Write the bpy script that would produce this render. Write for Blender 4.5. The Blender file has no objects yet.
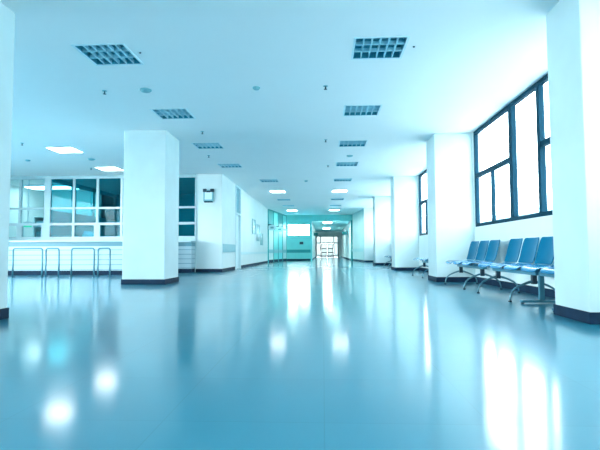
import bpy, bmesh, math, random
from mathutils import Vector, Matrix
random.seed(4)
S = bpy.context.scene
COL = S.collection
H = 3.0          # ceiling height
EYE = 0.63

# ------------------------------------------------------------------ materials
def nmat(name):
    m = bpy.data.materials.new(name); m.use_nodes = True
    nt = m.node_tree
    return m, nt, nt.nodes['Principled BSDF']

def plain(name, col, rough=0.5, metal=0.0, coat=0.0, var=0.0, scale=3.0, bump=0.0, bscale=60.0):
    m, nt, b = nmat(name)
    b.inputs['Base Color'].default_value = (*col, 1)
    b.inputs['Roughness'].default_value = rough
    b.inputs['Metallic'].default_value = metal
    b.inputs['Coat Weight'].default_value = coat
    tc = nt.nodes.new('ShaderNodeTexCoord')
    if var > 0:
        n = nt.nodes.new('ShaderNodeTexNoise'); n.inputs['Scale'].default_value = scale
        n.inputs['Detail'].default_value = 6
        r = nt.nodes.new('ShaderNodeMapRange')
        r.inputs['From Min'].default_value = 0.3; r.inputs['From Max'].default_value = 0.7
        r.inputs['To Min'].default_value = 1 - var; r.inputs['To Max'].default_value = 1.0
        mx = nt.nodes.new('ShaderNodeVectorMath'); mx.operation = 'SCALE'
        mx.inputs[0].default_value = col
        nt.links.new(tc.outputs['Object'], n.inputs['Vector'])
        nt.links.new(n.outputs['Fac'], r.inputs['Value'])
        nt.links.new(r.outputs['Result'], mx.inputs['Scale'])
        nt.links.new(mx.outputs['Vector'], b.inputs['Base Color'])
    if bump > 0:
        n2 = nt.nodes.new('ShaderNodeTexNoise'); n2.inputs['Scale'].default_value = bscale
        bp = nt.nodes.new('ShaderNodeBump'); bp.inputs['Strength'].default_value = bump
        bp.inputs['Distance'].default_value = 0.003
        nt.links.new(tc.outputs['Object'], n2.inputs['Vector'])
        nt.links.new(n2.outputs['Fac'], bp.inputs['Height'])
        nt.links.new(bp.outputs['Normal'], b.inputs['Normal'])
    return m

def emis(name, col, strength):
    m, nt, b = nmat(name)
    b.inputs['Base Color'].default_value = (*col, 1)
    b.inputs['Emission Color'].default_value = (*col, 1)
    b.inputs['Emission Strength'].default_value = strength
    return m

def glass(name, tint, refl=0.12):
    m = bpy.data.materials.new(name); m.use_nodes = True
    nt = m.node_tree; nt.nodes.clear()
    out = nt.nodes.new('ShaderNodeOutputMaterial')
    t = nt.nodes.new('ShaderNodeBsdfTransparent'); t.inputs['Color'].default_value = (*tint, 1)
    g = nt.nodes.new('ShaderNodeBsdfGlossy'); g.inputs['Roughness'].default_value = 0.02
    g.inputs['Color'].default_value = (0.8, 0.95, 1, 1)
    fr = nt.nodes.new('ShaderNodeLayerWeight'); fr.inputs['Blend'].default_value = 0.5
    pw = nt.nodes.new('ShaderNodeMath'); pw.operation = 'POWER'; pw.inputs[1].default_value = 5.0
    ma = nt.nodes.new('ShaderNodeMath'); ma.operation = 'MULTIPLY_ADD'; ma.inputs[1].default_value = 0.7; ma.inputs[2].default_value = refl*0.4
    mx = nt.nodes.new('ShaderNodeMixShader')
    nt.links.new(fr.outputs['Facing'], pw.inputs[0]); nt.links.new(pw.outputs[0], ma.inputs[0])
    nt.links.new(ma.outputs[0], mx.inputs['Fac'])
    nt.links.new(t.outputs[0], mx.inputs[1]); nt.links.new(g.outputs[0], mx.inputs[2])
    nt.links.new(mx.outputs[0], out.inputs['Surface'])
    return m

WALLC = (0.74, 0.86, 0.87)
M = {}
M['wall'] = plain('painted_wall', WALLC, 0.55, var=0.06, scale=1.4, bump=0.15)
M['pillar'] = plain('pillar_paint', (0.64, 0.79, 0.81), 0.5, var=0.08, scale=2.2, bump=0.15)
M['ceil'] = plain('ceiling_paint', (0.965, 0.965, 0.96), 0.8, var=0.03, scale=0.8)
M['teal'] = plain('teal_paint', (0.20, 0.72, 0.72), 0.5, var=0.08)
M['teal_stripe'] = plain('teal_stripe_paint', (0.03, 0.34, 0.36), 0.5)
M['teal_pale'] = plain('pale_teal_paint', (0.2, 0.75, 0.78), 0.5, var=0.06)
M['corr_ceil'] = plain('corridor_ceiling_paint', (0.5, 0.88, 0.88), 0.7)
M['base'] = plain('dark_skirting', (0.010, 0.035, 0.075), 0.6, var=0.3, scale=6)
M['rail'] = plain('wall_guard', (0.30, 0.55, 0.62), 0.4)
M['rail_pale'] = plain('wall_guard_pale', (0.56, 0.78, 0.82), 0.4)
M['wframe'] = plain('dark_window_frame', (0.004, 0.045, 0.08), 0.7, var=0.15)
M['white'] = plain('white_frame', (0.74, 0.90, 0.94), 0.4)
M['office_frame'] = plain('office_frame_paint', (0.46, 0.64, 0.69), 0.4)
M['steel'] = plain('steel_tube', (0.13, 0.30, 0.37), 0.3, metal=0.6)
M['steel_blue'] = plain('blue_grey_tube', (0.06, 0.24, 0.33), 0.4, metal=0.2)
M['dark'] = plain('dark_metal', (0.015, 0.045, 0.07), 0.4)
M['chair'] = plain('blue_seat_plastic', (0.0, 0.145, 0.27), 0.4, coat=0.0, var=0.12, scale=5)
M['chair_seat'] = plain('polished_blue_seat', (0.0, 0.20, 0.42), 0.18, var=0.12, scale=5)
M['glass'] = glass('window_glass', (0.93, 0.99, 1.0), 0.08)
M['farglass'] = glass('dimming_far_glass', (0.22, 0.25, 0.25), 0.05)  # dark tint put into the glass to tone down the overbright daylight behind
M['tglass'] = glass('tinted_partition_glass', (0.34, 0.80, 0.87), 0.02)
M['cglass'] = glass('clear_partition_glass', (0.85, 0.98, 1.0), 0.02)
M['room_teal'] = plain('inner_room_paint', (0.14, 0.62, 0.70), 0.6, var=0.15, scale=1.2)
M['band'] = plain('counter_band', (0.10, 0.27, 0.34), 0.4)
M['refl'] = plain('troffer_reflector', (0.07, 0.38, 0.50), 0.35, metal=0.3)
M['blade'] = plain('louvre_blade', (0.42, 0.78, 0.88), 0.4, metal=0.2)
M['tube_off'] = plain('fluorescent_tube', (0.35, 0.75, 0.85), 0.3)
M['lamp'] = emis('lit_diffuser', (0.97, 1.0, 1.0), 9.0)
M['lamp_dim'] = emis('dim_diffuser', (0.9, 1.0, 1.0), 5.5)
M['lamp_end'] = emis('greenish_diffuser', (0.55, 1.0, 0.92), 16.0)
M['lamp_far'] = emis('lit_diffuser_far', (0.78, 1.0, 0.97), 45.0)
M['grey'] = plain('grey_plastic', (0.20, 0.48, 0.54), 0.5)
M['green'] = emis('green_sign_face', (0.02, 0.45, 0.25), 0.6)
M['paper'] = plain('paper', (0.6, 0.92, 0.97), 0.6)
M['poster'] = plain('poster_print', (0.13, 0.42, 0.50), 0.4, var=0.5, scale=9)
M['asphalt'] = plain('paving', (0.30, 0.35, 0.36), 0.9, var=0.15)
M['concrete'] = plain('pale_concrete', (0.38, 0.50, 0.52), 0.9, var=0.12, scale=0.3)
M['leafgrey'] = plain('tree_leaves', (0.35, 0.62, 0.62), 0.9, var=0.3, scale=2)

# horizontally boarded counter front
def board_mat():
    m, nt, b = nmat('white_counter_boards')
    tc = nt.nodes.new('ShaderNodeTexCoord'); sp = nt.nodes.new('ShaderNodeSeparateXYZ')
    nt.links.new(tc.outputs['Object'], sp.inputs[0])
    d = nt.nodes.new('ShaderNodeMath'); d.operation = 'DIVIDE'; d.inputs[1].default_value = 0.135
    f = nt.nodes.new('ShaderNodeMath'); f.operation = 'FRACT'
    g = nt.nodes.new('ShaderNodeMath'); g.operation = 'LESS_THAN'; g.inputs[1].default_value = 0.13
    nt.links.new(sp.outputs['Z'], d.inputs[0]); nt.links.new(d.outputs[0], f.inputs[0]); nt.links.new(f.outputs[0], g.inputs[0])
    mx = nt.nodes.new('ShaderNodeMix'); mx.data_type = 'RGBA'
    mx.inputs['A'].default_value = (0.44, 0.60, 0.66, 1); mx.inputs['B'].default_value = (0.15, 0.32, 0.40, 1)
    nt.links.new(g.outputs[0], mx.inputs['Factor']); nt.links.new(mx.outputs['Result'], b.inputs['Base Color'])
    b.inputs['Roughness'].default_value = 0.4
    return m
M['boards'] = board_mat()

def floor_mat():
    m, nt, b = nmat('polished_vinyl_tiles')
    tc = nt.nodes.new('ShaderNodeTexCoord')
    br = nt.nodes.new('ShaderNodeTexBrick')
    br.offset = 0.0; br.inputs['Scale'].default_value = 1.0
    br.inputs['Brick Width'].default_value = 0.6; br.inputs['Row Height'].default_value = 0.6
    br.inputs['Mortar Size'].default_value = 0.003; br.inputs['Mortar Smooth'].default_value = 0.3
    br.inputs['Color1'].default_value = (0.020, 0.235, 0.345, 1)
    br.inputs['Color2'].default_value = (0.023, 0.248, 0.36, 1)
    br.inputs['Mortar'].default_value = (0.015, 0.21, 0.30, 1)
    n = nt.nodes.new('ShaderNodeTexNoise'); n.inputs['Scale'].default_value = 0.9; n.inputs['Detail'].default_value = 8
    r = nt.nodes.new('ShaderNodeMapRange'); r.inputs['To Min'].default_value = 0.88; r.inputs['To Max'].default_value = 1.1
    sc = nt.nodes.new('ShaderNodeVectorMath'); sc.operation = 'SCALE'
    nt.links.new(tc.outputs['Object'], br.inputs['Vector']); nt.links.new(tc.outputs['Object'], n.inputs['Vector'])
    nt.links.new(n.outputs['Fac'], r.inputs['Value'])
    nt.links.new(br.outputs['Color'], sc.inputs[0]); nt.links.new(r.outputs['Result'], sc.inputs['Scale'])
    nt.links.new(sc.outputs['Vector'], b.inputs['Base Color'])
    n2 = nt.nodes.new('ShaderNodeTexNoise'); n2.inputs['Scale'].default_value = 2.5; n2.inputs['Detail'].default_value = 5
    r2 = nt.nodes.new('ShaderNodeMapRange'); r2.inputs['To Min'].default_value = 0.115; r2.inputs['To Max'].default_value = 0.125
    nt.links.new(tc.outputs['Object'], n2.inputs['Vector']); nt.links.new(n2.outputs['Fac'], r2.inputs['Value'])
    nt.links.new(r2.outputs['Result'], b.inputs['Coat Roughness'])
    b.inputs['Coat Weight'].default_value = 0.85; b.inputs['Coat IOR'].default_value = 1.5
    b.inputs['Roughness'].default_value = 0.32
    b.inputs['Specular IOR Level'].default_value = 0.1
    b.inputs['IOR'].default_value = 1.5
    return m
M['floor'] = floor_mat()

# ------------------------------------------------------------------ mesh helpers
class MB:
    def __init__(s): s.bm = bmesh.new()
    def box(s, x0, x1, y0, y1, z0, z1, bev=0.0):
        v = [s.bm.verts.new(p) for p in [(x0,y0,z0),(x1,y0,z0),(x1,y1,z0),(x0,y1,z0),(x0,y0,z1),(x1,y0,z1),(x1,y1,z1),(x0,y1,z1)]]
        fs = [s.bm.faces.new([v[i] for i in q]) for q in [(0,3,2,1),(4,5,6,7),(0,1,5,4),(1,2,6,5),(2,3,7,6),(3,0,4,7)]]
        if bev > 0:
            es = {e for f in fs for e in f.edges}
            bmesh.ops.bevel(s.bm, geom=list(es), offset=bev, segments=2, affect='EDGES', profile=0.6)
        return s
    def prism(s, poly, z0, z1):
        a = [s.bm.verts.new((x,y,z0)) for x,y in poly]; b = [s.bm.verts.new((x,y,z1)) for x,y in poly]
        n = len(poly)
        s.bm.faces.new(a[::-1]); s.bm.faces.new(b)
        for i in range(n): s.bm.faces.new([a[i], a[(i+1)%n], b[(i+1)%n], b[i]])
        bmesh.ops.recalc_face_normals(s.bm, faces=s.bm.faces[:])
        return s
    def tube(s, pts, r, n=8, rr=None):
        pts = [Vector(p) for p in pts]; rings = []
        up = None
        for i, p in enumerate(pts):
            d = (pts[min(i+1, len(pts)-1)] - pts[max(i-1, 0)]).normalized()
            if up is None: up = Vector((0,0,1)) if abs(d.z) < 0.9 else Vector((1,0,0))
            a = d.cross(up).normalized(); b_ = a.cross(d).normalized(); up = b_
            rad = rr[i] if rr else r
            rings.append([s.bm.verts.new(p + (a*math.cos(2*math.pi*k/n) + b_*math.sin(2*math.pi*k/n))*rad) for k in range(n)])
        for i in range(len(rings)-1):
            for k in range(n):
                f = s.bm.faces.new([rings[i][k], rings[i][(k+1)%n], rings[i+1][(k+1)%n], rings[i+1][k]]); f.smooth = True
        s.bm.faces.new(rings[0][::-1]); s.bm.faces.new(rings[-1])
        return s
    def lathe(s, prof, cx, cy, n=20):
        rings = [[s.bm.verts.new((cx+r*math.cos(2*math.pi*k/n), cy+r*math.sin(2*math.pi*k/n), z)) for k in range(n)] for r, z in prof]
        for i in range(len(rings)-1):
            for k in range(n):
                f = s.bm.faces.new([rings[i][k], rings[i][(k+1)%n], rings[i+1][(k+1)%n], rings[i+1][k]]); f.smooth = True
        s.bm.faces.new(rings[0][::-1]); s.bm.faces.new(rings[-1])
        bmesh.ops.recalc_face_normals(s.bm, faces=s.bm.faces[:])
        return s
    def build(s, name, mat, parent=None):
        bmesh.ops.recalc_face_normals(s.bm, faces=s.bm.faces[:])
        me = bpy.data.meshes.new(name); s.bm.to_mesh(me); s.bm.free()
        me.materials.append(mat)
        o = bpy.data.objects.new(name, me); COL.objects.link(o)
        if parent: o.parent = parent
        return o

def arc(cx, cy, r, a0, a1, n):
    return [(cx + r*math.cos(math.radians(a0+(a1-a0)*i/n)), cy + r*math.sin(math.radians(a0+(a1-a0)*i/n))) for i in range(n+1)]

def tag(o, label=None, cat=None, group=None, kind=None):
    if label: o['label'] = label
    if cat: o['category'] = cat
    if group: o['group'] = group
    if kind: o['kind'] = kind
    return o
def struct(o, label, cat): return tag(o, label, cat, kind='structure')
def empty(name, loc=(0,0,0), rz=0):
    o = bpy.data.objects.new(name, None); COL.objects.link(o)
    o.location = loc; o.rotation_euler = (0,0,rz); o.empty_display_size = 0.1
    return o
def children(o): return [c for c in bpy.data.objects if c.parent == o]
def copy_tree(o, parent=None):
    c = o.copy(); COL.objects.link(c)
    if parent: c.parent = parent
    for ch in children(o): copy_tree(ch, c)
    return c

XW = 3.02        # right wall inner face
XP = 2.26        # corridor face of right pillars
YG = 14.5        # glazed front of the offices
XL = -3.08       # left corridor wall
YB = 31.5        # end wall

# ------------------------------------------------------------------ floor
fl = MB().box(-11.0, XW+0.15, -5.0, 52.0, -0.15, 0.0).build('floor', M['floor'])
struct(fl, 'glossy blue vinyl tile floor reflecting the windows', 'floor')

# ------------------------------------------------------------------ troffer positions
FS = 0.31
troff = []       # (x, y, state, label)
far_word = ['nearest', 'second', 'third', 'fourth']
for i, y in enumerate((5.55, 8.05, 10.56, 13.08)):
    troff.append((-2.56, y, 'off', f'unlit square louvred ceiling light, {far_word[i]} in the row beside the standalone white pillar'))
for i, y in enumerate((5.55, 8.05, 10.56, 13.08)):
    troff.append((0.67, y, 'off', f'unlit square louvred ceiling light, {far_word[i]} in the row over the corridor middle'))
cw = {16.0:'off', 19.0:'lit', 22.0:'off', 25.0:'off', 28.0:'lit'}
lw = {16.0:'unlit square louvred ceiling light just before the first glowing panel', 19.0:'glowing white square ceiling panel, nearer of the two lit ones',
      22.0:'unlit square louvred ceiling light just beyond the first glowing panel', 25.0:'unlit square louvred ceiling light just before the second glowing panel',
      28.0:'glowing white square ceiling panel, farther of the two lit ones'}
for y, st in cw.items():
    troff.append((-1.8, y, st, lw[y] + ', corridor left row'))
    troff.append((0.67, y, st, lw[y] + ', corridor right row'))
troff.append((-5.98, 10.78, 'lit', 'glowing white ceiling panel over the left hall, nearer of the two'))
troff.append((-6.08, 13.35, 'lit', 'glowing white ceiling panel over the counter, partly behind the pillar'))

def sheet_with_holes(x0, x1, y0, y1, z, th, holes):
    xs = sorted({x0, x1, *[h[0]-h[2] for h in holes], *[h[0]+h[2] for h in holes]})
    ys = sorted({y0, y1, *[h[1]-h[2] for h in holes], *[h[1]+h[2] for h in holes]})
    mb = MB()
    vg = {}
    def V(x, y, zz):
        k = (round(x,4), round(y,4), zz)
        if k not in vg: vg[k] = mb.bm.verts.new((x, y, zz))
        return vg[k]
    inside = lambda cx, cy: any(abs(cx-h[0]) < h[2] and abs(cy-h[1]) < h[2] for h in holes)
    for i in range(len(xs)-1):
        for j in range(len(ys)-1):
            if inside((xs[i]+xs[i+1])/2, (ys[j]+ys[j+1])/2): continue
            q = [(xs[i],ys[j]),(xs[i+1],ys[j]),(xs[i+1],ys[j+1]),(xs[i],ys[j+1])]
            mb.bm.faces.new([V(*p, z) for p in q][::-1])
            mb.bm.faces.new([V(*p, z+th) for p in q])
    e = [ed for ed in mb.bm.edges if len(ed.link_faces) == 1]
    # close rims
    for ed in e:
        a, b = ed.verts
        if abs(a.co.z - z) < 1e-5:
            mb.bm.faces.new([a, b, vg[(round(b.co.x,4), round(b.co.y,4), z+th)], vg[(round(a.co.x,4), round(a.co.y,4), z+th)]])
    return mb
holes = [(x, y, FS) for x, y, *_ in troff]
ce = sheet_with_holes(-11.0, XW+0.15, -5.0, YB, H, 0.03, holes).build('ceiling', M['ceil'])
struct(ce, 'smooth pale ceiling with recessed square lights', 'ceiling')
ro = MB().box(-11.0, XW+0.15, -5.0, YB, H+0.25, H+0.35).build('ceiling_slab', M['concrete'])
struct(ro, 'concrete slab above the ceiling', 'ceiling')

# unseen rear wall, added to cut light from behind to two openings
w = MB(); w.box(-11.0, XW+0.15, -5.15, -5.0, 0, 0.9); w.box(-11.0, XW+0.15, -5.15, -5.0, 2.4, H)
for a, b_ in ((-11.0, -8.5), (-6.5, -3.5), (-1.5, XW+0.15)): w.box(a, b_, -5.15, -5.0, 0.9, 2.4)
struct(w.build('wall_front', M['wall']), 'unseen white wall behind the camera, added to limit the rear light, with two openings', 'wall')

# ------------------------------------------------------------------ troffers
def make_troffer(kind):
    t = empty('ceiling_light')
    f = MB()
    o_, i_ = FS, FS-0.025
    f.box(-o_, o_, -o_, -i_, -0.006, 0.004); f.box(-o_, o_, i_, o_, -0.006, 0.004)
    f.box(-o_, -i_, -i_, i_, -0.006, 0.004); f.box(i_, o_, -i_, i_, -0.006, 0.004)
    f.build('frame', M['white'], t)
    if kind == 'off':
        h = MB(); d = 0.10
        h.box(-i_, i_, -i_, i_, d, d+0.01)
        for a in ((-i_, -i_+0.004, -i_, i_), (i_-0.004, i_, -i_, i_), (-i_, i_, -i_, -i_+0.004), (-i_, i_, i_-0.004, i_)):
            h.box(*a, 0.0, d)
        h.build('housing', M['refl'], t)
        for k in (-1, 0, 1):
            MB().tube([(-i_+0.01, k*0.18, 0.072), (i_-0.01, k*0.18, 0.072)], 0.013, 8).build('lamp_tube', M['tube_off'], t)
        l = MB()
        for k in range(1, 6):
            x = -i_ + 2*i_*k/6; l.box(x-0.007, x+0.007, -i_, i_, 0.002, 0.045)
        for k in range(1, 3):
            y = -i_ + 2*i_*k/3; l.box(-i_, i_, y-0.009, y+0.009, 0.002, 0.045)
        l.build('louvre', M['blade'], t)
    else:
        MB().box(-i_, i_, -i_, i_, 0.0, 0.008).build('diffuser', M['lamp'], t)
        MB().box(-i_, i_, -i_, i_, 0.03, 0.08).build('housing', M['white'], t)
    return t
proto = {'off': make_troffer('off'), 'lit': make_troffer('lit')}
used = set()
for x, y, st, lab in troff:
    if st in used: o = copy_tree(proto[st])
    else: o = proto[st]; used.add(st)
    o.location = (x, y, H)
    if st == 'lit' and y > 26:
        for c in children(o):
            if c.name.startswith('diffuser'): c.data = c.data.copy(); c.data.materials[0] = M['lamp_end']
    tag(o, lab, 'ceiling light', 'recessed square ceiling lights')

# ------------------------------------------------------------------ pillars
def pillar(x0, x1, y0, y1, lab, z1=H, bb='all'):
    t = empty('pillar', ((x0+x1)/2, (y0+y1)/2, 0))
    cx, cy = (x0+x1)/2, (y0+y1)/2
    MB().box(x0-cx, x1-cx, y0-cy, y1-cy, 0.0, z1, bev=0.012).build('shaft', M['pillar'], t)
    b = MB(); k = 0.012
    b.box(x0-cx-k, x1-cx+(k if bb == 'all' else 0), y0-cy-k, y1-cy+k, 0.0, 0.10, bev=0.004)
    b.build('skirting', M['base'], t)
    tag(t, lab, 'pillar', 'white square pillars')
    return t
pillar(-3.84, -3.03, 3.65, 4.50, 'white square pillar with dark skirting, cut off by the left edge of the photo')
pillar(-3.87, -3.04, 9.10, 9.98, 'white square pillar standing alone in the hall in front of the counter')
pys = (4.22, 9.73, 15.3, 21.0, 26.6)
plab = ['large near white pillar at the right edge beside the blue chairs',
        'white pillar at the far end of the first window, behind the blue chairs',
        'white pillar at the far end of the second window',
        'white pillar on the right, fourth along the window wall',
        'farthest white pillar on the right, just before the end of the hall']
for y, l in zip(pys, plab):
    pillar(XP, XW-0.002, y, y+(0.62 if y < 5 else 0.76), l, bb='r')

# ------------------------------------------------------------------ right wall with windows
Z0, Z1 = 1.09, 2.985
bays = []
for i in range(len(pys)):
    ya = pys[i] + (0.62 if i == 0 else 0.76)
    yb = pys[i+1] if i+1 < len(pys) else None
    if yb: bays.append((ya, yb))
bays = [(-0.6, pys[0])] + bays
wr = MB()
T = 0.15
wr.box(XW, XW+T, -5.0, YB+0.2, 0.0, Z0)
ys = [-5.0]
for a, b in bays: ys += [a+0.06, b-0.06]
ys.append(YB+0.2)
for k in range(0, len(ys), 2): wr.box(XW, XW+T, ys[k], ys[k+1], Z0, H)
wr.build('wall_right', M['wall'])
struct(bpy.data.objects['wall_right'], 'pale plaster wall below and between the right windows', 'wall')
def big_window(n, y0, y1, lab):
    """dark framed window: [transom bay][narrow full height][transom bay]"""
    t = empty(f'window_{n}', (XW+0.04, (y0+y1)/2, Z0)); cy = (y0+y1)/2
    hgt = Z1+0.015 - Z0
    a, b = y0-cy+0.061, y1-cy-0.061
    def bar(mb, ya, yb, za, zb, d0=-0.035, d1=0.035): mb.box(d0, d1, ya, yb, za, zb, bev=0.004)
    L = b-a; w = 0.065
    m1a = b-0.385*L; m1 = m1a                # mullion near far bay
    m2 = a+0.40*L
    f = MB()
    bar(f, a, b, 0, w); bar(f, a, b, hgt-w, hgt-0.002); bar(f, a, a+w, w, hgt-w); bar(f, b-w, b, w, hgt-w)
    f.build('outer_frame', M['wframe'], t)
    q = MB(); bar(q, m1-0.11, m1+0.03, w, hgt-w, -0.045, 0.035); q.build('mullion', M['wframe'], t)
    q = MB(); bar(q, m2-0.06, m2+0.03, w, hgt-w, -0.045, 0.035); q.build('mullion', M['wframe'], t)
    zt = 1.01
    for (ya, yb) in ((m1+0.03, b-w), (a+w, m2-0.06)):
        q = MB(); bar(q, ya, yb, zt-0.04, zt+0.04); q.build('transom', M['wframe'], t)
        ym = ya+(yb-ya)*0.5
        q = MB(); bar(q, ym-0.03, ym+0.03, w, zt-0.04, -0.03, 0.03); q.build('sash_bar', M['wframe'], t)
        MB().box(0.0, 0.006, ya, yb, zt+0.04, hgt-w).build('pane', M['glass'], t)
        MB().box(0.0, 0.006, ya, ym-0.03, w, zt-0.04).build('pane', M['glass'], t)
        MB().box(0.0, 0.006, ym+0.03, yb, w, zt-0.04).build('pane', M['glass'], t)
    MB().box(0.0, 0.006, m2+0.03, m1-0.11, w, hgt-w).build('pane', M['glass'], t)
    struct(t, lab, 'window')
    return t
wl = ['dark framed window beyond the right edge of view', 'large dark framed window above the blue chairs',
      'second dark framed window, seen between two white pillars', 'third dark framed window along the right wall', 'fourth dark framed window along the right wall']
for i, (a, b) in enumerate(bays): big_window(i+1, a, b, wl[i])
sk = MB()
for a, b in bays[1:]: sk.box(XW-0.012, XW-0.0005, a+0.013, b-0.013, 0.0, 0.11, bev=0.003)
sk.build('baseboard_right', M['base']); struct(bpy.data.objects['baseboard_right'], 'dark skirting along the window wall', 'baseboard')

# ------------------------------------------------------------------ left side: block corner, corridor wall
XB = -3.88
wl_ = MB()
wl_.box(XB, XL, YG-0.0, YG+1.0, 0, H)             # corner block facing the camera
wl_.box(XL-0.2, XL, YG+1.0, 16.75, 0, H)
wl_.box(XL-0.2, XL, 17.75, 26.6, 0, H)
wl_.box(XL-0.2, XL, 16.75, 17.75, 2.96, H)
wl_.box(XL-0.2, XL, 26.6, YB+.2, 2.9, H)
bpy_wl = wl_.build('wall_left', M['wall']); struct(bpy_wl, 'long white corridor wall running back from the corner block', 'wall')
b = MB()
b.box(XB, XL+0.012, YG-0.012, YG-0.0005, 0, 0.10, bev=0.003)
b.box(XL+0.0005, XL+0.012, YG, 16.68, 0, 0.10, bev=0.003)
b.box(XL+0.0005, XL+0.012, 17.82, 26.55, 0, 0.10, bev=0.003)
struct(b.build('baseboard_left', M['base']), 'dark skirting along the left corridor wall', 'baseboard')

def door_side(n, y0, y1, z1, lab, leaf, trans, zt=1.98):
    t = empty(f'door_{n}', (XL, (y0+y1)/2, 0)); a, b = -(y1-y0)/2, (y1-y0)/2
    f = MB()
    f.box(-0.15, 0.03, a-0.0, a+0.06, 0, z1); f.box(-0.15, 0.03, b-0.06, b, 0, z1)
    f.box(-0.15, 0.03, a+0.06, b-0.06, zt-0.03, zt+0.03); f.box(-0.15, 0.03, a+0.06, b-0.06, z1-0.04, z1)
    f.build('door_frame', M['white'], t)
    MB().box(-0.10, -0.055, a+0.065, b-0.065, 0.008, zt-0.035).build('door_leaf', leaf, t)
    MB().tube([(-0.055, a+0.14, 1.0), (-0.02, a+0.14, 1.0), (-0.02, a+0.25, 1.0)], 0.009).build('handle', M['steel'], t)
    MB().box(-0.06, -0.052, a+0.06, b-0.06, zt+0.03, z1-0.04).build('transom_pane', trans, t)
    struct(t, lab, 'door'); return t
M['transom'] = plain('frosted_transom', (0.16, 0.42, 0.52), 0.3)
door_side(1, 16.75, 17.75, 2.96, 'white door with blue grey transom panel in the left corridor wall', M['white'], M['transom'])

# wall guards (rubbing strips)
def guard(name_lab, pts, z0, z1, mat, xoff=0.02):
    mb = MB(); x0, x1, y0, y1 = pts
    mb.box(x0, x1, y0, y1, z0, z1, bev=0.005)
    o = mb.build('guard_strip', mat); tag(o, name_lab, 'wall guard'); return o
guard('blue grey wall guard panel on the corner block before the first door', (XL+0.001, XL+0.022, YG+0.1, 16.7), 0.60, 0.86, M['rail'])
guard('thin pale wall guard strip running below the posters', (XL+0.001, XL+0.018, 17.85, 26.5), 0.50, 0.60, M['rail_pale'])

# fixture high on the corner block
t = empty('wall_unit', (-3.49, YG, 2.35))
MB().box(-0.155, 0.155, -0.07, -0.001, -0.20, 0.16, bev=0.02).build('casing', M['grey'], t)
MB().box(-0.11, 0.11, -0.078, -0.071, -0.14, 0.10, bev=0.003).build('face', M['white'], t)
h = MB(); h.box(-0.165, -0.06, -0.09, -0.001, 0.09, 0.19, bev=0.01); h.box(0.06, 0.165, -0.09, -0.001, 0.09, 0.19, bev=0.01)
h.box(-0.06, 0.06, -0.085, -0.001, 0.08, 0.13, bev=0.01); h.build('hood', M['dark'], t)
MB().box(-0.13, 0.13, -0.08, -0.001, -0.225, -0.19, bev=0.005).build('bottom_bar', M['wframe'], t)
tag(t, 'small square wall unit with dark hood high on the white corner block', 'wall unit')

# posters on left corridor wall
for (y, z, w, hh, lab) in ((21.2, 1.72, 0.9, 0.62, 'grey printed notice on the left wall, nearest of the cluster'),
                      (22.6, 1.50, 0.9, 0.75, 'tall grey printed notice in the middle of the wall cluster'),
                      (23.9, 1.22, 0.9, 0.55, 'low grey notice on the left wall, last before the teal doors')):
    t = empty('notice', (XL, y, z))
    MB().box(0.0005, 0.012, -w/2, w/2, -hh/2, hh/2).build('board', M['poster'], t)
    f = MB(); k = 0.02
    f.box(0.0005, 0.02, -w/2-k, w/2+k, hh/2, hh/2+k); f.box(0.0005, 0.02, -w/2-k, w/2+k, -hh/2-k, -hh/2)
    f.box(0.0005, 0.02, -w/2-k, -w/2, -hh/2, hh/2); f.box(0.0005, 0.02, w/2, w/2+k, -hh/2, hh/2)
    f.build('frame', M['grey'], t)
    tag(t, lab, 'notice', 'notices on the left wall')

# ------------------------------------------------------------------ angled teal partition at far left (-3.08,26.6) -> (-2.40,31.5)
def oriented(name, p0, p1):
    d = Vector((p1[0]-p0[0], p1[1]-p0[1], 0)); a = math.atan2(d.y, d.x)
    return empty(name, (p0[0], p0[1], 0), a), d.length
t, L = oriented('window_6', (-3.06, 26.62), (-2.42, 31.45))
f = MB(); n = 4
for k in range(n+1):
    x = L*k/n; f.box(max(0, x-0.05), min(L, x+0.05), -0.04, 0.04, 0, 2.98)
f.box(0.05, L-0.05, -0.035, 0.035, 1.95, 2.05); f.box(0.05, L-0.05, -0.035, 0.035, 2.9, 2.98)
f.build('frame', M['teal_stripe'], t)
for k in range(n):
    a, c = L*k/n+0.05, L*(k+1)/n-0.05
    MB().box(a, c, -0.01, 0.0, 2.05, 2.9).build('upper_panel', M['teal_stripe'] if k % 2 == 0 else M['teal'], t)
    MB().box(a, c, -0.02, 0.0, 0.14, 1.95).build('lower_panel', [M['wall'], M['teal'], M['teal_pale'], M['wall']][k], t)
    MB().box(a, c, -0.035, -0.02, 0.52, 0.72).build('guard_strip', M['rail'], t)
MB().box(0.05, L-0.05, -0.03, 0.0, 0.0, 0.14).build('kick_panel', M['base'], t)
struct(t, 'teal framed partition doors at the far end of the left wall', 'window')

# projecting signs
def proj_sign(x, y, z, w, lab):
    t = empty('hanging_sign', (x, y, z))
    poly = arc(w-0.15, 0, 0.15, -90, 90, 10) + arc(0.15, 0, 0.15, 90, 270, 10)
    mb = MB(); mb.prism(poly, -0.03, 0.03)
    o = mb.build('sign_board', M['paper'], t); o.rotation_euler = (math.pi/2, 0, 0)
    q = MB(); q.box(-0.0, 0.02, -0.045, 0.045, -0.06, 0.10); q.box(0.0, w*0.4, -0.015, 0.015, 0.152, 0.19)
    q.box(-0.0, 0.02, -0.02, 0.02, 0.0, 0.19)
    q.build('bracket', M['dark'], t)
    q = MB().box(w*0.3, w*0.7, -0.032, -0.0305, -0.05, 0.05).build('symbol', M['grey'], t)
    tag(t, lab, 'sign', 'projecting signs over the far left doors')
proj_sign(XL+0.03, 26.5, 1.93, 0.46, 'white rounded sign projecting from the left wall, nearer one')
proj_sign(-2.82, 28.6, 1.93, 0.46, 'white rounded sign projecting over the teal doors, farther one')

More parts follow.
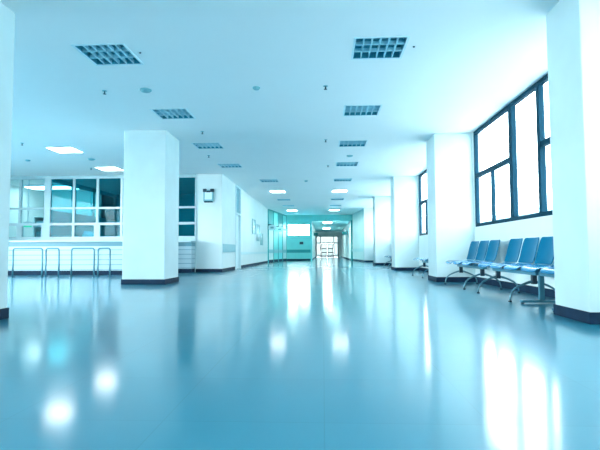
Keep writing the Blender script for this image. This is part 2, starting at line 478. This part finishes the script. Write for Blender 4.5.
# ------------------------------------------------------------------ end wall and narrow corridor
XA, XC = -0.74, 1.82     # opening
w = MB()
wx0, wx1, wz0, wz1 = -2.33, -0.86, 1.62, 2.40
w.box(-3.3, wx0, YB, YB+0.2, 0, H); w.box(wx1, XA, YB, YB+0.2, 0, H)
w.box(wx0, wx1, YB, YB+0.2, 0, wz0); w.box(wx0, wx1, YB, YB+0.2, wz1, H)
w.box(XC, XW, YB, YB+0.2, 0, H)
struct(MB().box(XA+0.001, XC-0.001, YB, YB+0.199, 2.60, H).build('wall_bulkhead', M['teal_pale']), 'pale teal bulkhead over the far corridor opening', 'wall')
struct(w.build('wall_back', M['teal']), 'teal end wall with a high window', 'wall')
t = empty('window_7', ((wx0+wx1)/2, YB+0.05, wz0)); hw = (wx1-wx0)/2; hh = wz1-wz0
f = MB(); f.box(-hw, hw, -0.03, 0.03, 0, 0.04); f.box(-hw, hw, -0.03, 0.03, hh-0.04, hh); f.box(-hw, -hw+0.04, -0.03, 0.03, 0.04, hh-0.04)
f.box(hw-0.04, hw, -0.03, 0.03, 0.04, hh-0.04); f.box(-0.035, 0.035, -0.035, 0.03, 0.04, hh-0.04); f.build('frame', M['teal_stripe'], t)
MB().box(-hw+0.04, -0.035, 0, 0.006, 0.04, hh-0.04).build('pane', M['glass'], t)
MB().box(0.035, hw-0.04, 0, 0.006, 0.04, hh-0.04).build('pane', M['glass'], t)
struct(t, 'two pane bright window high in the teal end wall', 'window')
g = MB().box(-2.41, XA-0.02, YB-0.02, YB-0.001, 0.52, 0.72, bev=0.004).build('guard_strip', M['teal_stripe'])
tag(g, 'dark teal wall guard stripe across the end wall', 'wall guard')
struct(MB().box(-2.41, XA, YB-0.012, YB-0.0005, 0, 0.11).build('baseboard_back', M['base']), 'dark skirting of the end wall', 'baseboard')
t = empty('door_sign', (-1.42, YB, 1.15))
MB().box(-0.12, 0.12, -0.02, -0.001, -0.08, 0.08).build('plate', M['dark'], t)
MB().box(-0.13, 0.13, -0.015, -0.001, -0.09, -0.081).build('rim', M['grey'], t)
tag(t, 'small dark sign plate on the teal end wall', 'sign')
# teal trim post both sides of opening
for k, (x, lab) in enumerate(((XA, 'pale post at the left side of the far corridor opening'), (XC+0.08, 'dark teal post at the right side of the far corridor opening'))):
    o = MB().box(x-0.08, x+0.02, YB-0.06, YB-0.001, 0, 2.62, bev=0.004).build(f'trim_{k+1}', M['teal_pale'] if k == 0 else M['teal_stripe'])
    struct(o, lab, 'trim')
# angled wall on right linking last pillar to opening
def angled_wall(name, p, th, z0, z1, mat):
    q = [(x+th, y) for x, y in p][::-1]
    return MB().prism(p + q, z0, z1).build(name, mat)
curve = [(XP+0.02, 27.37), (2.21, 28.4), (2.12, 29.5), (1.98, 30.6), (1.93, YB-0.07)]
struct(angled_wall('wall_right_bend', curve, 0.15, 0, H-0.002, M['wall']), 'curving white wall between last pillar and far opening', 'wall')
struct(angled_wall('baseboard_right_bend', [(x-0.012, y) for x, y in curve], 0.0115, 0, 0.10, M['base']), 'dark curving skirting beside the far opening', 'baseboard')
o = angled_wall('guard_strip', [(x-0.03, y) for x, y in curve], 0.029, 0.58, 0.76, M['rail_pale'])
tag(o, 'pale wall guard on the curving wall near the far opening', 'wall guard')
# narrow corridor
HC = 2.60; YE = 48.3
w = MB(); w.box(XA-0.15, XA, YB+0.2, YE, 0, HC); struct(w.build('wall_corridor_left', M['wall']), 'left wall of the far narrow corridor', 'wall')
w = MB(); w.box(XC, XC+0.15, YB+0.2, YE, 0, HC); struct(w.build('wall_corridor_right', M['wall']), 'right wall of the far narrow corridor', 'wall')
w = MB(); w.box(XA-0.15, XC+0.15, YB+0.2, YE+0.1, HC, HC+0.1); struct(w.build('ceiling_corridor', M['corr_ceil']), 'low ceiling of the far narrow corridor', 'ceiling')
struct(MB().box(XA+0.0005, XA+0.012, YB+0.2, YE, 0, 0.10).build('baseboard_corridor_left', M['base']), 'skirting of the far corridor, left', 'baseboard')
struct(MB().box(XC-0.012, XC-0.0005, YB+0.2, YE, 0, 0.10).build('baseboard_corridor_right', M['base']), 'skirting of the far corridor, right', 'baseboard')
for y, lab in ((32.6, 'bright glowing square lamp at the start of the far corridor'), (41.0, 'last glowing lamp near the far glass doors')):
    t = empty('ceiling_light', (0.30, y, HC))
    MB().box(-0.31, 0.31, -0.31, 0.31, -0.05, -0.001, bev=0.008).build('frame', M['white'], t)
    MB().box(-0.28, 0.28, -0.28, 0.28, -0.075, -0.051, bev=0.006).build('diffuser', M['lamp_far'], t)
    tag(t, lab, 'ceiling light', 'surface lamps of the far corridor')
# side signs in far corridor
for x0, x1, y, lab in ((XA+0.001, XA+0.35, 38.0, 'dark box sign projecting from the far corridor left wall'), (XC-0.40, XC-0.001, 36.0, 'dark box sign projecting from the far corridor right wall')):
    t = empty('box_sign', ((x0+x1)/2, y, 1.95)); hw = (x1-x0)/2
    MB().box(-hw, hw, -0.05, 0.05, -0.14, 0.14, bev=0.01).build('box', M['grey'], t)
    MB().box(-hw*0.8, hw*0.8, -0.056, -0.0505, -0.1, 0.1).build('face', M['teal_stripe'], t)
    tag(t, lab, 'sign')
# far glass doors
w = MB(); w.box(XA-0.14, -0.70, YE, YE+0.1, 0, HC); w.box(1.52, XC+0.14, YE, YE+0.1, 0, HC); w.box(-0.70, 1.52, YE, YE+0.1, 2.12, HC)
struct(w.build('wall_corridor_end', M['wall']), 'end wall around the far glass doors', 'wall')
t = empty('door_2', (0.41, YE, 0))
f = MB(); hw = 1.108; fw_ = 0.07
for x in (-hw, -0.70, 0.63, hw-fw_): f.box(x, x+fw_, -0.05, 0.05, 0, 2.118)
f.box(-hw+fw_, hw-fw_, -0.045, 0.045, 1.38, 1.47); f.box(-hw+fw_, hw-fw_, -0.045, 0.045, 2.05, 2.118)
f.build('door_frame', M['wframe'], t)
for s in (-1, 1):
    a, b_ = (-0.625, -0.005) if s < 0 else (0.005, 0.625)
    d = MB(); d.box(a, a+0.08, -0.03, 0.03, 0.005, 1.37); d.box(b_-0.08, b_, -0.03, 0.03, 0.005, 1.37)
    d.box(a+0.06, b_-0.06, -0.03, 0.03, 0.005, 0.10); d.box(a+0.06, b_-0.06, -0.03, 0.03, 1.30, 1.37)
    d.box(a+0.06, b_-0.06, -0.03, 0.03, 0.42, 0.52); d.box(a+0.06, b_-0.06, -0.03, 0.03, 0.80, 0.90)
    lf = d.build('door_leaf', M['wframe'], t)
    MB().tube([(a+0.1, -0.06, 0.66), (b_-0.1, -0.06, 0.66)], 0.014).build('push_bar', M['steel'], lf)
MB().box(-hw+fw_, -0.70, 0.0, 0.006, 0.01, 1.38).build('side_pane', M['farglass'], t)
MB().box(0.70, hw-fw_, 0.0, 0.006, 0.01, 1.38).build('side_pane', M['farglass'], t)
MB().box(-hw+fw_, hw-fw_, 0.0, 0.006, 1.47, 2.05).build('transom_pane', M['farglass'], t)
for s in (-1, 1):
    a, b_ = (-0.565, -0.065) if s < 0 else (0.065, 0.565)
    MB().box(a, b_, 0.031, 0.037, 0.10, 1.30).build('door_pane', M['farglass'], t)
struct(t, 'bright glazed double doors at the far end of the corridor', 'door')

# ------------------------------------------------------------------ office front: glazed wall + counter
def zz(y): return 0.63 + (251.3-y)*YG/480
t = empty('window_8', (-6.5, YG, 0))
def X(v): return v+6.5
vert = [-9.43, -8.55, -7.71, -6.96, -6.20, -5.44, -4.66]
ztop, ztr, zlow, zs = 2.90, 1.985, 1.50, 1.06
f = MB()
f.box(X(-10.9), X(XB)-0.001, -0.05, 0.05, ztop, H-0.002)
for i, v in enumerate(vert):
    hw = 0.10 if i == 1 else 0.035
    f.box(X(v)-hw, X(v)+hw, -0.045, 0.045, zs, ztop)
f.box(X(-10.9), X(XB)-0.001, -0.04, 0.04, ztr-0.03, ztr+0.03)
f.box(X(-10.9), X(XB)-0.001, -0.05, 0.05, zlow-0.045, zlow+0.03)
f.box(X(-10.9), X(XB)-0.001, -0.05, 0.05, zs-0.02, zs+0.04)
f.box(X(XB)-0.03, X(XB)-0.001, -0.045, 0.045, zs, ztop)
for v in (-9.43, -6.96, -4.66, -8.63, -5.44): f.box(X(v)-0.09, X(v)+0.09, -0.048, 0.048, zs, zlow)
f.build('frame', M['office_frame'], t)
edges = [-10.9] + vert + [XB]
for i in range(len(edges)-1):
    a, b_ = X(edges[i])+0.03, X(edges[i+1])-0.03
    gm = M['cglass'] if i < 2 else M['tglass']
    MB().box(a, b_, -0.003, 0.003, ztr+0.03, ztop).build('pane', gm, t)
    MB().box(a, b_, -0.003, 0.003, zlow+0.03, ztr-0.03).build('pane', gm, t)
    MB().box(a, b_, -0.003, 0.003, zs+0.04, zlow-0.045).build('pane', gm, t)
struct(t, 'white framed glazed office front above the counter', 'window')
w = MB(); w.box(-10.9, XB-0.001, YG-0.05, YG+0.08, 0.0, zs-0.02)
struct(w.build('wall_counter', M['office_frame']), 'low wall under the office glazing', 'wall')
# counter: long projecting part left, shallow part right
def counter(x0, x1, y0, y1, lab):
    t = empty('service_counter', ((x0+x1)/2, y0, 0)); hw = (x1-x0)/2; d = y1-y0
    MB().box(-hw+0.01, hw-0.01, 0.06, d, 0.0, 0.12).build('plinth', M['base'], t)
    MB().box(-hw, hw, 0.02, d, 0.12, 0.785).build('front_panel', M['boards'], t)
    MB().box(-hw, hw, 0.02, d, 0.786, 0.905).build('band', M['band'], t)
    MB().box(-hw-0.0, hw+0.0, -0.06, d, 0.906, 0.955, bev=0.008).build('worktop', M['office_frame'], t)
    tag(t, lab, 'counter'); return t
counter(-10.6, -5.0, 12.85, YG-0.06, 'long white boarded service counter with blue band, left of the standalone pillar')
counter(-4.98, XB-0.003, 14.0, YG-0.06, 'short white boarded counter section between standalone pillar and corner block')

# queue rails
def queue_rail(x0, x1, lab, y=11.6, z=0.72):
    t = empty('queue_rail', ((x0+x1)/2, y, 0)); hw = (x1-x0)/2; r = 0.05
    pts = [(-hw, 0, 0.01)]
    pts = [(-hw, 0, z-r)] + [(-hw+r-r*math.cos(a*math.pi/8), 0, z-r+r*math.sin(a*math.pi/8)) for a in range(1, 5)] + \
          [(hw-r+r*math.sin(a*math.pi/8), 0, z-r+r*math.cos(a*math.pi/8)) for a in range(0, 4)] + [(hw, 0, z-r)]
    MB().tube(pts, 0.017, 8).build('top_rail', M['steel_blue'], t)
    for s in (-1, 1):
        l = MB().tube([(s*hw, 0, 0.006), (s*hw, 0, z-r)], 0.02, 8).build('leg', M['steel'], t)
        MB().lathe([(0.036, 0.0), (0.036, 0.006), (0.022, 0.012)], s*hw, 0, 12).build('foot_plate', M['steel'], l)
    tag(t, lab, 'rail', 'steel queue rails before the counter')
queue_rail(-7.70, -6.95, 'leftmost wide steel hoop rail before the counter')
queue_rail(-6.86, -6.53, 'narrow steel hoop rail right of the leftmost one')
queue_rail(-6.21, -5.64, 'wide steel hoop rail in the middle before the counter')
queue_rail(-5.54, -5.24, 'narrow steel hoop rail nearest the standalone pillar')

# ------------------------------------------------------------------ rooms behind the glazing
YR = 19.5
def ft(o, l, c): return struct(o, l, c)
ft(MB().box(-11.0, XL-0.21, YR, YR+0.1, 0, H).build('wall_office_back', M['room_teal']), 'dim teal back wall of the office', 'wall')
# partition with windows at x=-8.3
px_ = -8.60; w = MB()
w.box(px_-0.04, px_+0.04, YG+0.09, YR, 0, 1.95); w.box(px_-0.04, px_+0.04, YG+0.09, YR, 2.86, H)
for y in (YG+0.15, 16.1, 17.5, 19.3): w.box(px_-0.04, px_+0.04, y-0.08, y+0.08, 1.95, 2.86)
ft(w.build('wall_office_partition', M['room_teal']), 'office partition with openings into the bright room', 'wall')
# bright room back wall and left hall wall
ft(MB().box(-10.9, px_-0.04, 18.2, 18.3, 0, H).build('wall_bright_room', M['wall']), 'white back wall of the bright room behind the counter', 'wall')
w = MB(); w.box(-11.1, -10.9, -5.0, YR+.1, 0, 0.8); LW = [(2.5, 5.5), (6.0, 10.6)]  # unseen left openings, added and sized to brighten the hall with daylight
yy = -5.0
for a, b_ in LW: w.box(-11.1, -10.9, yy, a, 0.8, H); yy = b_
w.box(-11.1, -10.9, yy, YR+.1, 0.8, H)
ft(w.build('wall_hall_left', M['wall']), 'white wall on the far left of the hall', 'wall')
for i, (a, b_) in enumerate(LW):
    t = empty(f'window_{9+i}', (-11.0, (a+b_)/2, 0.8)); hl = (b_-a)/2
    f = MB(); f.box(-0.04, 0.04, -hl, hl, 0, 0.06); f.box(-0.04, 0.04, -hl, hl, 2.13, 2.195)
    for v in (-hl, -0.03, hl-0.06): f.box(-0.04, 0.04, v, v+0.06, 0.06, 2.13)
    f.build('frame', M['wframe'], t)
    MB().box(-0.003, 0.003, -hl+0.06, -0.03, 0.06, 2.13).build('pane', M['glass'], t)
    MB().box(-0.003, 0.003, 0.03, hl-0.06, 0.06, 2.13).build('pane', M['glass'], t)
    ft(t, 'unseen window of the left hall, added to bring in daylight from the left', 'window')
t = empty('ceiling_light', (-9.6, 16.6, H))
MB().box(-0.9, 0.9, -0.35, 0.35, -0.07, -0.001, bev=0.01).build('frame', M['white'], t)
MB().box(-0.86, 0.86, -0.31, 0.31, -0.10, -0.071, bev=0.008).build('diffuser', M['lamp_dim'], t)
tag(t, 'bright long ceiling lamp in the room behind the leftmost panes', 'ceiling light')
ft(MB().box(-10.9, XB-0.001, YG+0.09, YR, 0.72, 0.76).build('trim_3', M['band']), 'work surface level inside the offices', 'trim')
# shelf unit seen in left pane
t = empty('shelf_unit', (-9.06, 15.4, 0.76))
b = MB(); W_, D_, Hh = 0.34, 0.25, 1.02
b.box(-W_, -W_+0.03, -D_, D_, 0, Hh); b.box(W_-0.03, W_, -D_, D_, 0, Hh); b.box(-W_, W_, D_-0.02, D_, 0, Hh)
b.build('carcass', M['white'], t)
for z in (0.0, 0.34, 0.68, Hh-0.03): MB().box(-W_+0.03, W_-0.03, -D_, D_-0.02, z, z+0.03).build('shelf', M['white'], t)
tag(t, 'white shelf unit behind the leftmost counter panes', 'shelf')
for k, z in enumerate((0.371, 0.711)):
    o = MB().box(-9.06-0.27, -9.06+0.24, 15.4-0.2, 15.4+0.18, 0.76+z, 0.76+z+0.17, bev=0.01).build('storage_box', M['grey'])
    tag(o, ['grey box on the middle shelf behind the counter panes', 'grey box on the top shelf behind the counter panes'][k], 'box')
# green sign at left pane
t = empty('exit_sign', (-9.62, 15.2, 1.52))
MB().box(-0.16, 0.16, -0.02, 0.02, -0.09, 0.09, bev=0.005).build('housing', M['white'], t)
MB().box(-0.14, 0.14, -0.026, -0.021, -0.07, 0.02).build('face', M['green'], t)
MB().box(-0.012, 0.012, -0.012, 0.012, 0.09, H-1.52).build('stem', M['white'], t)
tag(t, 'small green sign behind the leftmost pane', 'sign')
# things on the inner desk
for x, y, w2, h2, lab in ((-7.42, 15.0, 0.20, 0.32, 'white office machine behind the third pane, right of the partition'),
                      (-6.35, 15.0, 0.10, 0.18, 'small white box on inner desk, left of a pair'),
                      (-6.05, 15.0, 0.12, 0.30, 'taller white box on inner desk beside the pillar')):
    t = empty('desk_machine', (x, y, 0.76))
    MB().box(-w2, w2, -0.15, 0.15, 0, h2*0.62+0.25, bev=0.02).build('body', M['paper'], t)
    MB().box(-w2*0.7, w2*0.7, -0.17, -0.151, h2*0.3+0.2, h2*0.45+0.22).build('front_slot', M['grey'], t)
    MB().box(-w2*0.9, w2*0.5, -0.10, 0.12, h2*0.62+0.251, h2*0.62+0.33, bev=0.01).build('tray', M['white'], t)
    tag(t, lab, 'office machine')

# ------------------------------------------------------------------ chairs: three seat benches facing the corridor (-X)
def seat_shell(c=0.0):
    """one moulded shell: seat + back, as a swept profile with thickness"""
    prof = [(-0.262, 0.385), (-0.245, 0.415), (-0.205, 0.437), (-0.10, 0.440), (0.02, 0.432), (0.11, 0.430), (0.165, 0.455),
            (0.195, 0.52), (0.215, 0.60), (0.235, 0.68), (0.255, 0.75), (0.268, 0.79), (0.275, 0.80)]
    wid = [0.19, 0.22, 0.235, 0.238, 0.238, 0.236, 0.238, 0.24, 0.243, 0.245, 0.24, 0.228, 0.2]
    return prof, wid
def shell_mesh(prof, wid, i0, i1, name, parent, dy):
    bm = bmesh.new(); rows = []
    nW = 8
    for i in range(i0, i1+1):
        x, z = prof[i]; w = wid[i]
        row = []
        for k in range(nW+1):
            u = -1 + 2*k/nW
            dish = 0.008*(u*u)
            if i < 6: row.append(bm.verts.new((x, dy+u*w, z+dish*0.9)))
            else: row.append(bm.verts.new((x-dish*4.0, dy+u*w, z)))
        rows.append(row)
    for a in range(len(rows)-1):
        for k in range(nW):
            f = bm.faces.new([rows[a][k], rows[a+1][k], rows[a+1][k+1], rows[a][k+1]]); f.smooth = True
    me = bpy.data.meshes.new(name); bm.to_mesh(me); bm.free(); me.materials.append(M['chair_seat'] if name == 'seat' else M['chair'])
    o = bpy.data.objects.new(name, me); COL.objects.link(o); o.parent = parent
    s = o.modifiers.new('s', 'SOLIDIFY'); s.thickness = 0.014; s.offset = -1
    s2 = o.modifiers.new('d', 'SUBSURF'); s2.levels = 1; s2.render_levels = 2
    return o
def make_bench(nseats, legs, tleg=False, pitch=0.515):
    t = empty('bench_seating')
    c0 = (nseats-1)/2*pitch
    prof, wid = seat_shell()
    for k in range(nseats):
        dy = c0-k*pitch
        st = shell_mesh(prof, wid, 0, 6, 'seat', t, dy)
        br = MB(); br.box(-0.14, 0.12, dy-0.09, dy-0.06, 0.375, 0.402); br.box(-0.14, 0.12, dy+0.06, dy+0.09, 0.375, 0.402)
        br.build('bracket', M['steel_blue'], st)
        shell_mesh(prof, wid, 6, 12, 'backrest', t, dy)
    MB().box(-0.035, 0.035, -c0-0.22, c0+0.22, 0.325, 0.374, bev=0.006).build('beam', M['steel_blue'], t)
    for ly in legs:
        if tleg:
            g = MB().box(-0.03, 0.03, ly-0.02, ly+0.02, 0.04, 0.3245, bev=0.005).build('leg', M['steel_blue'], t)
            MB().box(-0.24, 0.27, ly-0.03, ly+0.03, 0.012, 0.0395, bev=0.006).build('foot_bar', M['steel_blue'], g)
            for s in (-0.22, 0.25): MB().lathe([(0.018, 0.0), (0.022, 0.004), (0.018, 0.012)], s, ly, 10).build('glide', M['dark'], g)
        else:
            MB().box(-0.028, 0.028, ly-0.03, ly+0.03, 0.215, 0.3245, bev=0.006).build('hub', M['dark'], t)
            for s in (-1, 1):
                pts = [(s*0.0, ly, 0.245)]
                for (px2, pz) in ((0.05, 0.240), (0.11, 0.220), (0.17, 0.195), (0.225, 0.165), (0.265, 0.125), (0.286, 0.07), (0.292, 0.018)):
                    pts.append((s*px2, ly, pz))
                g = MB().tube(pts, 0.014, 8, rr=[0.016, 0.016, 0.014, 0.013, 0.012, 0.012, 0.011, 0.011]).build('leg', M['steel'], t)
                MB().lathe([(0.022, 0.0), (0.024, 0.006), (0.018, 0.018)], s*0.292, ly, 10).build('glide', M['dark'], g)
    return t
bA = make_bench(3, (0.60, -0.60))
bench_specs = [(8.50, 'three blue plastic chairs on one steel beam, farthest row under the near window'),
               (6.60, 'three blue plastic chairs on one steel beam, middle row under the near window'),
               (11.75, 'bench of joined chairs half hidden behind the second right pillar'),
               (17.6, 'bench of joined chairs barely visible behind the third right pillar')]
for i, (y, lab) in enumerate(bench_specs):
    o = bA if i == 0 else copy_tree(bA)
    o.location = (2.56, y, 0)
    tag(o, lab, 'bench seating', 'blue joined waiting chairs')
bC = make_bench(2, (0.49, -0.30), tleg=True)
bC.location = (2.57, 5.338, 0)
tag(bC, 'blue joined chairs on a straight T shaped leg, partly hidden by the nearest right pillar', 'bench seating', 'blue joined waiting chairs')

# ------------------------------------------------------------------ ceiling devices
def sprinkler(x, y, lab):
    t = empty('sprinkler', (x, y, H))
    MB().lathe([(0.034, 0.001), (0.034, -0.006), (0.014, -0.010)], 0, 0, 14).build('escutcheon', M['grey'], t)
    MB().lathe([(0.010, -0.010), (0.010, -0.035), (0.006, -0.045)], 0, 0, 10).build('stem', M['dark'], t)
    MB().lathe([(0.024, -0.046), (0.026, -0.049), (0.01, -0.052)], 0, 0, 14).build('deflector', M['dark'], t)
    tag(t, lab, 'sprinkler', 'ceiling sprinklers')
for x, y, lab in ((-3.2, 6.81, 'ceiling sprinkler left of the near round speaker'), (-2.37, 9.28, 'ceiling sprinkler just right of the standalone pillar'),
                  (-2.81, 11.64, 'ceiling sprinkler over the gap beside the corner block'), (0.05, 6.8, 'dark ceiling sprinkler near the middle, before the second corridor light'),
                  (0.07, 10.15, 'ceiling sprinkler left of the third corridor light'), (0.15, 13.2, 'ceiling sprinkler left of the fourth corridor light'),
                  (-6.52, 10.02, 'ceiling sprinkler at far left over the hall'), (-6.54, 13.17, 'ceiling sprinkler beside the lit panel behind the standalone pillar')):
    sprinkler(x, y, lab)
def disc(x, y, r, name, lab, cat, mat):
    t = empty(name, (x, y, H))
    MB().lathe([(r, -0.0005), (r, -0.012), (r*0.85, -0.022)], 0, 0, 24).build('base_ring', M['white'] if mat != M['grey'] else M['grey'], t)
    MB().lathe([(r*0.8, -0.0225), (r*0.75, -0.030), (r*0.3, -0.036)], 0, 0, 24).build('cover', mat, t)
    tag(t, lab, cat)
disc(-2.58, 6.8, 0.085, 'ceiling_speaker', 'round grey ceiling speaker between the first two left lights', 'speaker', M['grey'])
disc(-0.95, 6.8, 0.055, 'smoke_detector', 'small round detector between the left and right light rows, near the camera', 'detector', M['grey'])
disc(0.68, 11.9, 0.08, 'ceiling_speaker', 'round ceiling speaker between the third and fourth corridor lights', 'speaker', M['grey'])
disc(-0.56, 16.1, 0.06, 'smoke_detector', 'small round detector midway between the two corridor light rows', 'detector', M['grey'])
disc(-5.89, 11.88, 0.085, 'ceiling_speaker', 'round ceiling speaker over the left hall near the lit panels', 'speaker', M['grey'])
disc(-7.58, 11.9, 0.06, 'smoke_detector', 'small round detector at far left of the hall ceiling', 'detector', M['grey'])
# small indicator by the first lights
for x, y, lab in ((-2.16, 5.5, 'tiny red indicator beside the nearest left ceiling light'), (1.07, 5.52, 'tiny indicator beside the nearest right ceiling light')):
    o = MB().lathe([(0.012, 0.001), (0.012, -0.008), (0.006, -0.014)], x, y, 10).build('indicator', M['dark'])
    o.location = (0, 0, H); tag(o, lab, 'indicator')

# ------------------------------------------------------------------ outdoors
gr = MB().box(-40, 80, -40, 110, -0.45, -0.2).build('ground', M['asphalt'])
struct(gr, 'pale paving outside the windows', 'ground')
t = empty('neighbouring_building', (24, 45, -0.2))
MB().box(-5, 5, -18, 18, 0, 4.2).build('body', M['concrete'], t)
MB().box(-5.3, 5.3, -18.3, 18.3, 4.2, 4.5).build('roof', M['grey'], t)
for k in range(8): MB().box(-5.03, -5.0, -17+4.3*k, -14.6+4.3*k, 1.4, 3.0).build('window', M['tglass'], t)
tag(t, 'low pale building seen faintly through the window', 'building')

# ------------------------------------------------------------------ world + lights
W = bpy.data.worlds.new('World'); S.world = W; W.use_nodes = True
nt = W.node_tree; bg = nt.nodes['Background']
tc = nt.nodes.new('ShaderNodeTexCoord'); sp = nt.nodes.new('ShaderNodeSeparateXYZ')
cr = nt.nodes.new('ShaderNodeValToRGB')
cr.color_ramp.elements[0].position = 0.45; cr.color_ramp.elements[0].color = (0.93, 0.99, 1.0, 1)
cr.color_ramp.elements[1].position = 0.9; cr.color_ramp.elements[1].color = (0.88, 0.96, 1.0, 1)
mr = nt.nodes.new('ShaderNodeMapRange'); mr.inputs['From Min'].default_value = -1; mr.inputs['From Max'].default_value = 1
nt.links.new(tc.outputs['Generated'], sp.inputs[0]); nt.links.new(sp.outputs['Z'], mr.inputs['Value'])
nt.links.new(mr.outputs['Result'], cr.inputs['Fac']); nt.links.new(cr.outputs['Color'], bg.inputs['Color'])
# brighter sky on the left (sunny) side, softer towards the right and far end
sx = nt.nodes.new('ShaderNodeMapRange'); sx.inputs['From Min'].default_value = -1; sx.inputs['From Max'].default_value = 1
sx.inputs['To Min'].default_value = 18.0; sx.inputs['To Max'].default_value = 1.7
nt.links.new(sp.outputs['X'], sx.inputs['Value']); nt.links.new(sx.outputs['Result'], bg.inputs['Strength'])

for k_, v_ in (('wframe', 0.12), ('base', 0.15), ('chair', 0.10), ('chair_seat', 0.9)):
    M[k_].node_tree.nodes['Principled BSDF'].inputs['Specular IOR Level'].default_value = v_
def portal(loc, rot, sx, sy):
    l = bpy.data.lights.new('daylight_portal', 'AREA'); l.shape = 'RECTANGLE'; l.size = sx; l.size_y = sy
    l.cycles.is_portal = True
    o = bpy.data.objects.new('daylight_portal', l); COL.objects.link(o); o.location = loc; o.rotation_euler = rot
for a, b in bays: portal((XW+0.2, (a+b)/2, (Z0+H)/2), (0, math.radians(90), 0), H-Z0, b-a)
for a, b in LW: portal((-11.2, (a+b)/2, 1.9), (0, math.radians(-90), 0), 2.2, b-a)
for x in (-7.5, -2.5): portal((x, -5.2, 1.65), (math.radians(90), 0, 0), 2.0, 1.5)
portal((0.5, YE+0.3, 1.1), (math.radians(-90), 0, 0), 2.6, 2.2)
portal(((wx0+wx1)/2, YB+0.3, (wz0+wz1)/2), (math.radians(-90), 0, 0), wx1-wx0, wz1-wz0)

# ------------------------------------------------------------------ camera
cam = bpy.data.cameras.new('camera'); co = bpy.data.objects.new('camera', cam); COL.objects.link(co)
cam.sensor_width = 36; cam.lens = 480/600*36; cam.clip_end = 300
th, ph, rl = math.atan(23/480), math.atan(26/480), math.radians(0.25)
fw = Vector((-math.sin(th)*math.cos(ph), math.cos(th)*math.cos(ph), math.sin(ph)))
rt = Vector((math.cos(th), math.sin(th), 0)); up = rt.cross(fw)
r2 = rt*math.cos(rl) - up*math.sin(rl); u2 = up*math.cos(rl) + rt*math.sin(rl)
m = Matrix((( r2.x, u2.x, -fw.x), (r2.y, u2.y, -fw.y), (r2.z, u2.z, -fw.z))).to_4x4()
m.translation = (0, 0, EYE); co.matrix_world = m
S.camera = co
S.view_settings.view_transform = 'Standard'; S.view_settings.look = 'None'
S.view_settings.exposure = 1.15; S.view_settings.gamma = 1; S.view_settings.use_curve_mapping = False
